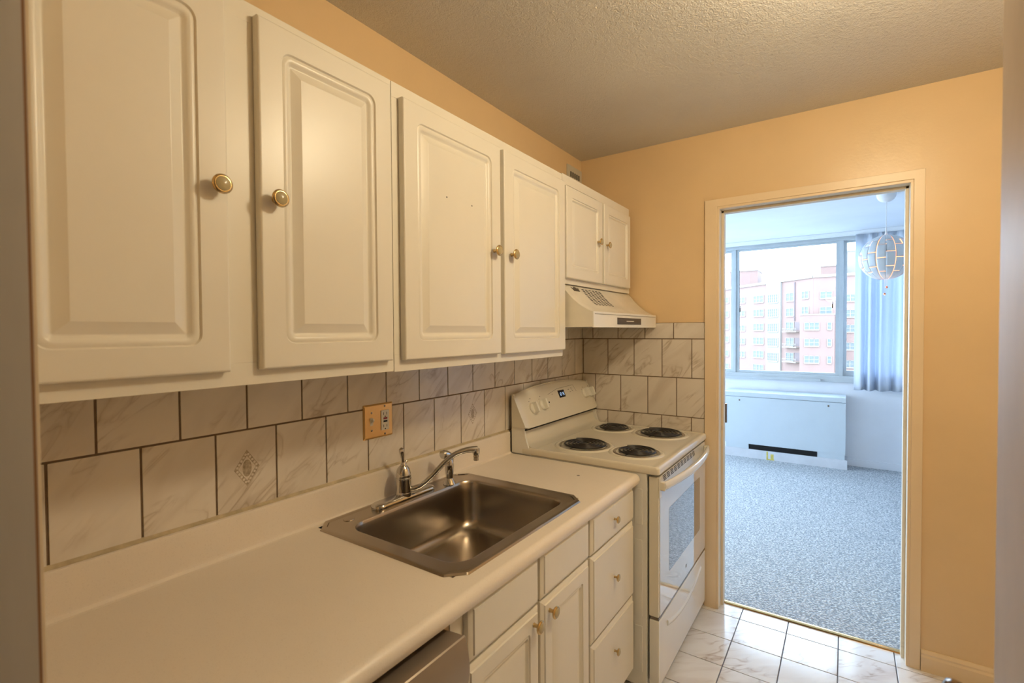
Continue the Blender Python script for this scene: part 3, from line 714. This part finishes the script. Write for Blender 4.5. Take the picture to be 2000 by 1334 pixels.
def cline(y0, z0, y1, z1, w=.0016):
    a, b = cpos(y0, z0, .0005), cpos(y1, z1, .0005); d = (b-a).normalized().cross(nrm)*w/2
    pd.add([tuple(a-d), tuple(a+d), tuple(b+d), tuple(b-d)], [(0, 1, 2, 3)])
cline(-.500, 1.098, -.395, 1.116); cline(-.395, 1.116, -.215, 1.120); cline(-.215, 1.120, -.175, 1.034, .0024); cline(-.445, 1.020, -.175, 1.034)
pad = pd.build('control_pad_outline', M['ink'], cp_obj, smooth=False, merge=0)
ds = MB(); cquad(ds, -.396, -.330, 1.070, 1.106, .0008); dsp = ds.build('display', M['gap'], cp_obj, smooth=False); dsp['label'] = 'small dark clock display'
dg = MB()
SEG = {'1': 'bc', '2': 'abged', '5': 'afgcd', '0': 'abcdef'}
def digit(ch, y, z, w=.0080, hh=.0150, t_=.0015):
    hs = hh/2
    P = {'a': (y, y+w, z+hh-t_, z+hh), 'g': (y, y+w, z+hs-t_/2, z+hs+t_/2), 'd': (y, y+w, z, z+t_), 'f': (y, y+t_, z+hs, z+hh), 'b': (y+w-t_, y+w, z+hs, z+hh), 'e': (y, y+t_, z, z+hs), 'c': (y+w-t_, y+w, z, z+hs)}
    for s in SEG[ch]: cquad(dg, *P[s], .0012, .0003)
for k, ch in enumerate('12'): digit(ch, -.386+k*.0115, 1.0795)
cquad(dg, -.3615, -.3598, 1.084, 1.086, .0012, .0003); cquad(dg, -.3615, -.3598, 1.090, 1.092, .0012, .0003)
for k, ch in enumerate('15'): digit(ch, -.358+k*.0115, 1.0795)
dg.build('display_digits', M['digit'], dsp, smooth=False)
iv = MB(); a = cpos(-.512, 1.062); iv.sphere(tuple(a), .0045, 10); iv.build('indicator_lamp', M['black'], cp_obj)
# control knobs: skirt disk with a wide grip bar
def cknob(y, z):
    m = MB(); c = cpos(y, z); side = Vector((0, 1, 0)); loops = []
    for r, hgt in ((.027, 0), (.0275, .004), (.026, .0075), (.022, .011), (.018, .012)):
        loops.append([tuple(c+nrm*hgt+side*(r*cos(2*pi*k/28))+upv*(r*sin(2*pi*k/28))) for k in range(28)])
    m.loft(loops)
    lo2 = []
    for hgt, w, l in ((.006, .0085, .0262), (.020, .0075, .0258), (.0300, .0062, .0240), (.0320, .0042, .0220)):
        q = rrect(-w, w, -l, l, min(w*.9, .004), 3); lo2.append([tuple(c+nrm*hgt+side*p[0]+upv*p[1]) for p in q])
    m.loft(lo2); return m.build('control_knob', M['whitep'], st, angle=50)
for y, z in ((-.668, 1.053), (-.578, 1.058), (-.115, 1.066), (-.045, 1.064)): cknob(y, z)
MB().box(.032, .1015, SY_0+.004, SY_1-.004, .9665, .9708).build('panel_gap_shade', M['gap'], st, smooth=False)  # solid near-black strip, paints in the shade below the panel
# burners
for bx, by, R in ((.300, -.585, .112), (.258, -.150, .092), (.512, -.156, .116), (.545, -.582, .095)):
    q = MB(); z = CT-.002
    q.lathe([(R+.024, 0), (R+.021, .0030), (R+.016, .0052), (R+.010, .0055), (R+.005, .0032), (R+.004, .0028)], (bx, by, z), 'z', 48)
    rim = q.build('burner_rim', M['enam'], st, angle=60)
    q = MB(); q.lathe([(R+.006, .0026), (R+.003, .0056), (R-.003, .0060), (R-.008, .0040), (R-.012, -.001), (R*.6, -.0012), (0, -.0012)], (bx, by, z), 'z', 48)
    pan = q.build('drip_pan', [M['ring']], rim, angle=60)
    q = MB(); pts = []; turns = 4 if R < .1 else 5; r0, r1 = .017, R-.010
    for k in range(turns*28+1):
        a = 2*pi*k/28; r = r0+(r1-r0)*k/(turns*28); pts.append((bx+r*cos(a+2.4), by+r*sin(a+2.4), z+.0100))
    q.tube(pts, .0045, 8); q.lathe([(.015, .004), (.015, .010), (.012, .012), (0, .012)], (bx, by, z))
    for a in (0.3, 2.4, 4.5): q.box(bx-.002, bx+.002, by-.002, by+.002, z, z+.004) if False else q.tube([(bx+.015*cos(a), by+.015*sin(a), z+.0035), (bx+(r1)*cos(a), by+(r1)*sin(a), z+.0035)], .0025, 6)
    q.build('coil', M['coil'], pan, angle=60)
# oven door
DY0, DY1 = SY_0+.010, SY_1-.008
dm = MB(); dm.box(.662, .700, DY0, DY1, .308, .852, bev=.004); od = dm.build('oven_door', M['enam'], st)
MB().box(.6995, .7025, DY0+.010, DY1-.006, .312, .795, bev=.001).build('door_glass', M['oveng'], od)
wv = MB(); wv.add([(.7029, a, b) for a, b in rrect(-.640, -.140, .440, .700, .012, 5)], [tuple(range(24))]); wv.build('oven_window', M['ovenw'], od, smooth=False)['label'] = 'dark grey glass window'
MB().box(.700, .7035, DY0, DY0+.030, .772, .851, bev=.001).build('end_cap', M['enam'], od)
sv = MB()
for r_i in range(4):
    for k in range(10): sv.box(.7000, .7006, -.715+k*.049+r_i*.004, -.715+k*.049+.036+r_i*.004, .8455-r_i*.0068, .8485-r_i*.0068)
sv.build('door_vent_slots', M['gap'], od, smooth=False)
hm = MB(); hl = []
for k in range(25):
    t_ = k/24; y = DY0+.016+(DY1-.012-DY0-.016)*t_; bow = sin(pi*t_)**.8
    x = .716+.030*bow; w = .010+.006*bow
    hl.append([(x+w*.9*cos(a), y, .8180+.0165*sin(a)) for a in [2*pi*j/16 for j in range(16)]])
hm.loft(hl)
for y in (DY0+.020, DY1-.018): hm.box(.700, .722, y-.012, y+.012, .801, .834, bev=.004)
hm.build('door_handle', M['enam'], od, angle=50)
lg = MB(); lg.lathe([(.007, 0), (.007, .0004), (0, .0004)], (.7026, -.385, .360), 'x', 20); lg.build('round_emblem', M['ink'], od, smooth=False)
# storage drawer with a shallow scooped pull
sd = MB(); sd.box(.662, .702, DY0, DY1, .032, .296, bev=.008); sdr = sd.build('storage_drawer', M['enamw'], st)
lo = []
for k in range(21):
    t_ = k/20; y = -.66+.54*t_; d_ = .045*(1-(2*t_-1)**2)
    lo.append([(.7015, y, .252-d_), (.7060, y, .248-d_), (.7070, y, .240-d_), (.7050, y, .232-d_), (.7015, y, .226-d_)])
MB().loft(lo).build('drawer_pull_ridge', M['enamw'], sdr, angle=60)
MB().box(.668, .6995, DY0+.002, DY1-.002, .297, .3075).build('drawer_gap_trim', M['bronze'], st)

# ================================================================== DOORWAY HARDWARE
hg = MB(); hg.tube([(.770, .128, .93), (.770, .128, 1.03)], .006, 10); hg.box(.7625, .7645, .088, .128, .93, 1.03)
tag(hg.build('door_hinge', M['bronze']), 'dark metal hinge left on the left jamb of the doorway', 'hinge')
th = MB(); th.prism([(.068, .0), (.070, .006), (.080, .009), (.092, .008), (.098, .004), (.098, .0)], 'x', .764, 1.501)
tag(th.build('threshold_strip', M['brass']), 'brass strip on the floor between the tiles and the carpet', 'threshold')
# open door leaf on the right and its knob
dl = thing('interior_door', (1.352, -2.470, 0), 'grey open door at the right edge with a dark metal knob', 'door')
ang = math.atan2(.0745, .62)
def DLP(s, w, z): return (1.352+s*sin(ang)+w*cos(ang), -2.470+s*cos(ang)-w*sin(ang), z)
m = MB(); LW = .628
sec = [(0, 0), (LW-.002, 0), (LW, .002), (LW, .033), (LW-.002, .035), (0, .035)]
m.loft([[DLP(a, b, z) for a, b in sec] for z in (.012, 2.04)]); m.build('door_leaf', M['dooredge'], dl)
m = MB(); kz = 1.006; ks = LW-.062
def KL(h_, r): return [DLP(ks+r*cos(2*pi*k/28), -h_, kz+r*sin(2*pi*k/28)) for k in range(28)]
m.loft([KL(-.0005, .032), KL(.004, .032), KL(.007, .027), KL(.009, .013), KL(.016, .011), KL(.021, .019), KL(.028, .0260), KL(.036, .0270), KL(.041, .0255), KL(.044, .020), KL(.045, .004)]); m.build('door_knob', M['bronze'], dl, angle=60)
# kitchen ceiling lamp
kl = thing('ceiling_lamp', (KL_POS[0], KL_POS[1], ZC), 'round ceiling lamp with an open brass rim, out of the picture overhead', 'ceiling lamp')
MB().lathe([(.0, 0), (.11, 0), (.115, -.012), (.10, -.030), (.0, -.032)], (KL_POS[0], KL_POS[1], ZC-.0005), 'z', 32).build('ceiling_plate', M['brass'], kl)

# ================================================================== NEXT ROOM THINGS
a_ = thing('radiator_cabinet', (.73, 3.38, .004), 'pale metal heating and cooling cabinet under the window', 'heater')
AX0, AX1, AF = .166, 1.291, 3.280
MB().prism([(3.484, .155), (AF, .155), (AF, .672), (3.484, .672)], 'x', AX0, AX1).build('front_panel', M['acp'], a_)
MB().prism([(3.484, .676), (AF-.002, .676), (AF-.002, .722), (AF+.018, .736), (3.484, .738)], 'x', AX0, AX1+.001).build('top_cover', M['acp'], a_)
tl = MB()
for k in range(4): tl.box(.44+k*.115, .44+k*.115+.105, 3.315, 3.345, .7362, .7385)
tl.build('air_louvers', M['acb'], a_, smooth=False)
MB().box(AX0+.01, AX1-.006, AF+.003, 3.480, .100, .155).build('lower_band', M['acp'], a_)
MB().box(.4085, 1.0510, AF+.001, AF+.004, .100, .154).build('air_grille', M['gap'], a_)['label'] = 'long dark air intake slot'
pb = MB().box(AX0, AX1+.016, AF-.003, 3.484, .002, .099, bev=.002).build('plinth', M['acb'], a_)
MB().box(.585, .600, AF-.0042, AF-.003, .015, .095).box(.585, .660, AF-.0042, AF-.003, .002, .016).box(.625, .655, AF-.0042, AF-.003, .016, .07).build('tape_residue', M['tape'], pb)['label'] = 'yellow tape residue'
for xx in (.3135, 1.1455): MB().lathe([(.009, 0), (.008, -.003), (0, -.004)], (xx, AF, .634), 'y', 14).build('panel_screw', M['bronze'], a_)
# curtain rail and curtain
cr = MB(); cr.box(-1.3, 2.45, 3.42, 3.465, 2.378, ZC-.001, bev=.002); cr.box(-1.3, 2.45, 3.425, 3.460, 2.366, 2.378)
tag(cr.build('curtain_rail', M['railp']), 'long white curtain rail along the ceiling above the window', 'curtain rail')
def curtain(x0, x1, z0, z1, yb, label, seed):
    rnd = random.Random(seed); m = MB(); nu, nv = 150, 24; ph = [rnd.uniform(0, 6.28) for _ in range(6)]
    rows = []
    for j in range(nv+1):
        v = j/nv; z = z1+(z0-z1)*v; rw = []
        for i in range(nu+1):
            u_ = i/nu; x = x0+(x1-x0)*u_
            amp = .012+.030*min(1, v*2.2)
            w = sin(2*pi*u_*8+ph[0]+1.3*sin(2*pi*u_*2.3+ph[1]))+.5*sin(2*pi*u_*13+ph[2]+v*1.2)
            y = yb+amp*w*.8+(.004*sin(2*pi*u_*70+ph[3]) if v < .06 else 0)
            rw.append((x+.006*sin(2*pi*u_*9+ph[4])*v, y, z+.004*sin(2*pi*u_*9+ph[0])*(v > .98)))
        rows.append(rw)
    vs = [p for r in rows for p in r]; fs = []
    for j in range(nv):
        for i in range(nu): a = j*(nu+1)+i; fs.append((a, a+1, a+nu+2, a+nu+1))
    m.add(vs, fs); o = m.build('curtain', M['curt'], angle=80, merge=0)
    md = o.modifiers.new('thickness', 'SOLIDIFY'); md.thickness = .0015
    return tag(o, label, 'curtain')
curtain(1.362, 2.30, .800, 2.366, 3.415, 'pale blue curtain hanging at the right side of the window', 5)
# pendant globe lamp
GX, GY, GZ, GR = 1.5255, 1.9, 1.940, .163
pg = thing('pendant_lamp', (GX, GY, ZC), 'pale spherical pendant lamp with glowing copper seams, in the next room', 'pendant lamp')
MB().lathe([(.060, 0), (.060, -.012), (.056, -.030), (.046, -.048), (.030, -.060), (.010, -.066), (0, -.068)], (GX, GY, ZC-.0005), 'z', 32).build('ceiling_canopy', M['cord'], pg)
MB().tube([(GX, GY, ZC-.06), (GX, GY, GZ+GR+.02)], .0028, 10).build('cord', M['cord'], pg)
MB().lathe([(.004, .055), (.006, .02), (.011, 0), (.013, -.006)], (GX, GY, GZ+GR), 'z', 16).build('cord_grip', M['cord'], pg)
MB().sphere((GX, GY, GZ), GR-.010, 32).build('inner_lining', M['glow'], pg)
NG = 9; ang0 = -1.624
def sph(lon, lat, r): return (GX+r*cos(lat)*cos(lon), GY+r*cos(lat)*sin(lon), GZ+r*sin(lat))
seams = [-1.36, -.62, .02, .62, 1.46]; gapr = .0034
for gk in range(NG):
    m = MB(); lo0 = ang0+(gk-.5)*2*pi/NG; dl_ = 2*pi/NG
    for i in range(4):
        for half in (0, 1):
            stp = (.13 if half else -.13)
            def lat_at(ii): return seams[ii] if ii in (0, 4) else seams[ii]+stp
            la0, la1 = lat_at(i)+gapr/GR*.55, lat_at(i+1)-gapr/GR*.55
            nl, nn = 6, 5
            g0 = gapr/GR*.5 if half == 0 else 0; g1 = gapr/GR*.5 if half == 1 else 0
            vs = []
            for a in range(nl+1):
                la = la0+(la1-la0)*a/nl; cs = max(cos(la), .12)
                A = lo0+dl_*half/2+g0/cs; B = lo0+dl_*(half+1)/2-g1/cs
                # both halves touch here, so the middle seam itself stays closed
                for b in range(nn+1): vs.append((A+(B-A)*b/nn, la))
            fs = [(a*(nn+1)+b, a*(nn+1)+b+1, (a+1)*(nn+1)+b+1, (a+1)*(nn+1)+b) for a in range(nl) for b in range(nn)]
            m.add([sph(p[0], p[1], GR) for p in vs], fs)
    m.mat(1)
    for i in (1, 2, 3):
        cs = cos(seams[i]); mid = lo0+dl_/2; hw = gapr/GR*.5/cs
        m.add([sph(mid+a_s*hw, seams[i]+b_s*.13, GR+.0004) for a_s, b_s in ((-1, -1), (1, -1), (1, 1), (-1, 1))], [(0, 1, 2, 3)])  # glow strips over the closed seam, in place of light shining through
    o = m.build('shell_panel', [M['globe'], M['glow']], pg, angle=80, merge=0)
    md = o.modifiers.new('thickness', 'SOLIDIFY'); md.thickness = .003
for dx, ln in ((-.006, .10), (.006, .05)):
    m = MB(); m.tube([(GX+dx, GY, GZ-GR+.004), (GX+dx, GY, GZ-GR-ln)], .0012, 6); m.mat(1).sphere((GX+dx, GY, GZ-GR-ln-.006), .0085, 12)
    m.build('pull_cord', [M['cord'], M['copper']], pg)
gl_ = light('pendant_bulb_light', 'POINT', (GX, GY, GZ-GR-.16), .6, (1, .6, .35), .03); gl_.parent = pg; gl_.matrix_parent_inverse = Matrix.Translation((-GX, -GY, -ZC))

# ================================================================== BUILDINGS OUTSIDE
GZ0 = -28
tag(boxobj('street_ground', M['ground'], (-160, 160, 12, 320, GZ0-.5, GZ0)), 'pale ground far below, around the apartment blocks', 'ground', kind='structure')
P0 = Vector((-3.7682, 104, 0)); P1 = Vector((-25.9937, 127, 0)); D1 = (P1-P0).normalized(); N1 = Vector((D1.y, -D1.x, 0)).normalized()
if N1.y > 0: N1 = -N1
class Frame:
    def __init__(s, P, D, N): s.P, s.D, s.N = P, D, N
    def pt(s, a, z, n=0): p = s.P+s.D*a+s.N*n; return (p.x, p.y, z)
    def box(s, mb, a0, a1, z0, z1, n0, n1):
        v = [s.pt(a, z, n) for n in (n0, n1) for a, z in ((a0, z0), (a1, z0), (a1, z1), (a0, z1))]
        mb.add(v, [(0, 1, 2, 3), (4, 5, 6, 7), (0, 1, 5, 4), (1, 2, 6, 5), (2, 3, 7, 6), (3, 0, 4, 7)])
def far_window(fr, parent, a0, a1, z0, z1, cols, rows=2):
    a0, a1 = min(a0, a1), max(a0, a1); m = MB()
    fr.box(m, a0, a1, z0-.12, z0+.06, 0, .18); fr.box(m, a0, a1, z1-.07, z1, 0, .12)
    for k in range(cols+1):
        a = a0+(a1-a0)*k/cols; fr.box(m, a-.05, a+.05, z0, z1, 0, .12)
    for k in range(1, rows): z = z0+(z1-z0)*k/rows; fr.box(m, a0, a1, z-.03, z+.03, 0, .10)
    w = m.build('window', M['bframe'], parent, smooth=False)
    g_ = MB(); fr.box(g_, a0, a1, z0, z1, .0, .05); g_.build('pane', M['bglass'], w, smooth=False)
# left wing (angled) with the pale stair strip
LWg = Frame(P0, D1, N1)
bA = thing('apartment_building', (-12, 114, GZ0), 'large pinkish brick apartment block with a pale vertical window strip, seen through the window', 'building')
m = MB(); LWg.box(m, 0, 42, GZ0, 11.0, -14, 0); m.build('brick_wing', M['brick'], bA, smooth=False)
m = MB(); LWg.box(m, 0, 42.2, 11.0, 11.5, -14, .25); m.build('parapet', M['bframe'], bA, smooth=False)
m = MB(); LWg.box(m, 8.13, 12.39, GZ0, 11.1, 0, .35); m.build('pale_strip', M['stone'], bA, smooth=False)
SF = Frame(P0+N1*.35, D1, N1)
for z in (8.0, 5.0, 1.95, -1.05, -3.95, -6.95): far_window(LWg, bA, 13.5, 16.85, z-.75, z+.75, 3)
for z in (8.1, 5.1, 1.75, -1.2, -4.2): far_window(LWg, bA, 19.7, 22.0, z-.65, z+.65, 2)
for z in (8.5, 5.2, 2.2, -.85, -4.2, -7.4): far_window(LWg, bA, 25.8, 28.3, z-.7, z+.7, 2)
for z in (7.8, 4.85, 1.8, -1.2, -4.3): far_window(SF, bA, 8.75, 11.8, z-.85, z+.85, 5, 3)
for z in (7.8, 4.8, 2.05, -1.1, -4.05): far_window(LWg, bA, 4.75, 6.85, z-.8, z+.8, 2)
for z in (7.95, 5.0): far_window(LWg, bA, 1.0, 2.7, z-.7, z+.7, 2)
for z in (2.0, -1.06, -3.96):
    m = MB(); LWg.box(m, 3.26, 4.62, z-.8, z+.8, 0, .03); bn = m.build('balcony_shade_patch', M['balc'], bA, smooth=False)  # flat dark patch on the facade, recess shade put into its colour
    m = MB(); LWg.box(m, 3.2, 7.0, z-1.15, z-1.0, 0, .9); LWg.box(m, 3.2, 7.0, z-.45, z-.38, .84, .9)
    for k in range(12): LWg.box(m, 3.2+k*.34, 3.24+k*.34, z-1.0, z-.4, .85, .89)
    m.build('balcony_rail', M['bframe'], bn, smooth=False)
m = MB(); LWg.box(m, 4.45, 4.62, 3.0, 10.6, 0, .2); m.build('downpipe', M['balc'], bA, smooth=False)
# right wing, facing the camera
RW = Frame(Vector((-3.7682, 104, 0)), Vector((1, 0, 0)), Vector((0, -1, 0)))
bB = bA
m = MB(); RW.box(m, .02, 30, GZ0, 11.0, -12, 0); m.build('brick_wing', M['brick'], bB, smooth=False)
m = MB(); RW.box(m, .0, 30.2, 11.0, 11.45, -12, .25); m.build('parapet', M['bframe'], bB, smooth=False)
for z in (7.7, 4.85): far_window(RW, bB, 1.1, 2.95, z-.65, z+.65, 2)
for z in (7.0, 4.2, 1.5, -1.7, -4.9): far_window(RW, bB, 5.0, 6.4, z-.65, z+.65, 2)
BF = Frame(Vector((-5.707, 101, 0)), Vector((1, 0, 0)), Vector((0, -1, 0)))
bC = bA
m = MB(); BF.box(m, 0, 5.36, GZ0, 3.95, -3, 0); m.build('brick_block', M['brick'], bC, smooth=False)
m = MB(); BF.box(m, -.05, 5.42, 3.95, 4.15, -3, .1); m.build('parapet', M['bframe'], bC, smooth=False)
for z in (1.97, -1.0, -4.08):
    far_window(BF, bC, .76, 3.05, z-.68, z+.66, 3); far_window(BF, bC, 4.30, 4.90, z-.65, z+.65, 1)
for (x0, x1, z1, y, lab) in ((-26.6, -19.3, 18.1, 150, 'pale block rising behind the roof at the left'), (-4.4, .6, 18.1, 152, 'pale block rising behind the roof near the right window bar'), (1.4, 6.0, 22.4, 158, 'tall pale tower far behind, in the narrow right pane')):
    t_ = thing('tower_block', ((x0+x1)/2, y+5, GZ0), lab, 'building')
    MB().box(x0, x1, y, y+10, GZ0, z1).build('tower_wall', M['brick'] if y < 155 else M['stone'], t_, smooth=False)
    MB().box(x0-.1, x1+.1, y-.2, y+10, z1, z1+.3).build('tower_parapet', M['bframe'], t_, smooth=False)
t_ = thing('rooftop_penthouse', (-13.2, 152, GZ0), 'stepped pale rooftop structure with a band of blue windows', 'building')
MB().box(-17.6, -8.0, 150, 158, GZ0, 14.4).box(-15.6, -9.0, 150.5, 157, 14.4, 17.4).box(-14.2, -10.4, 151, 156, 17.4, 19.0).build('penthouse_wall', M['stone'], t_, smooth=False)
for k in range(5): MB().box(-17.2+k*1.8, -15.8+k*1.8, 149.9, 150, 12.9, 14.0).build('window', M['bglass'], t_, smooth=False)
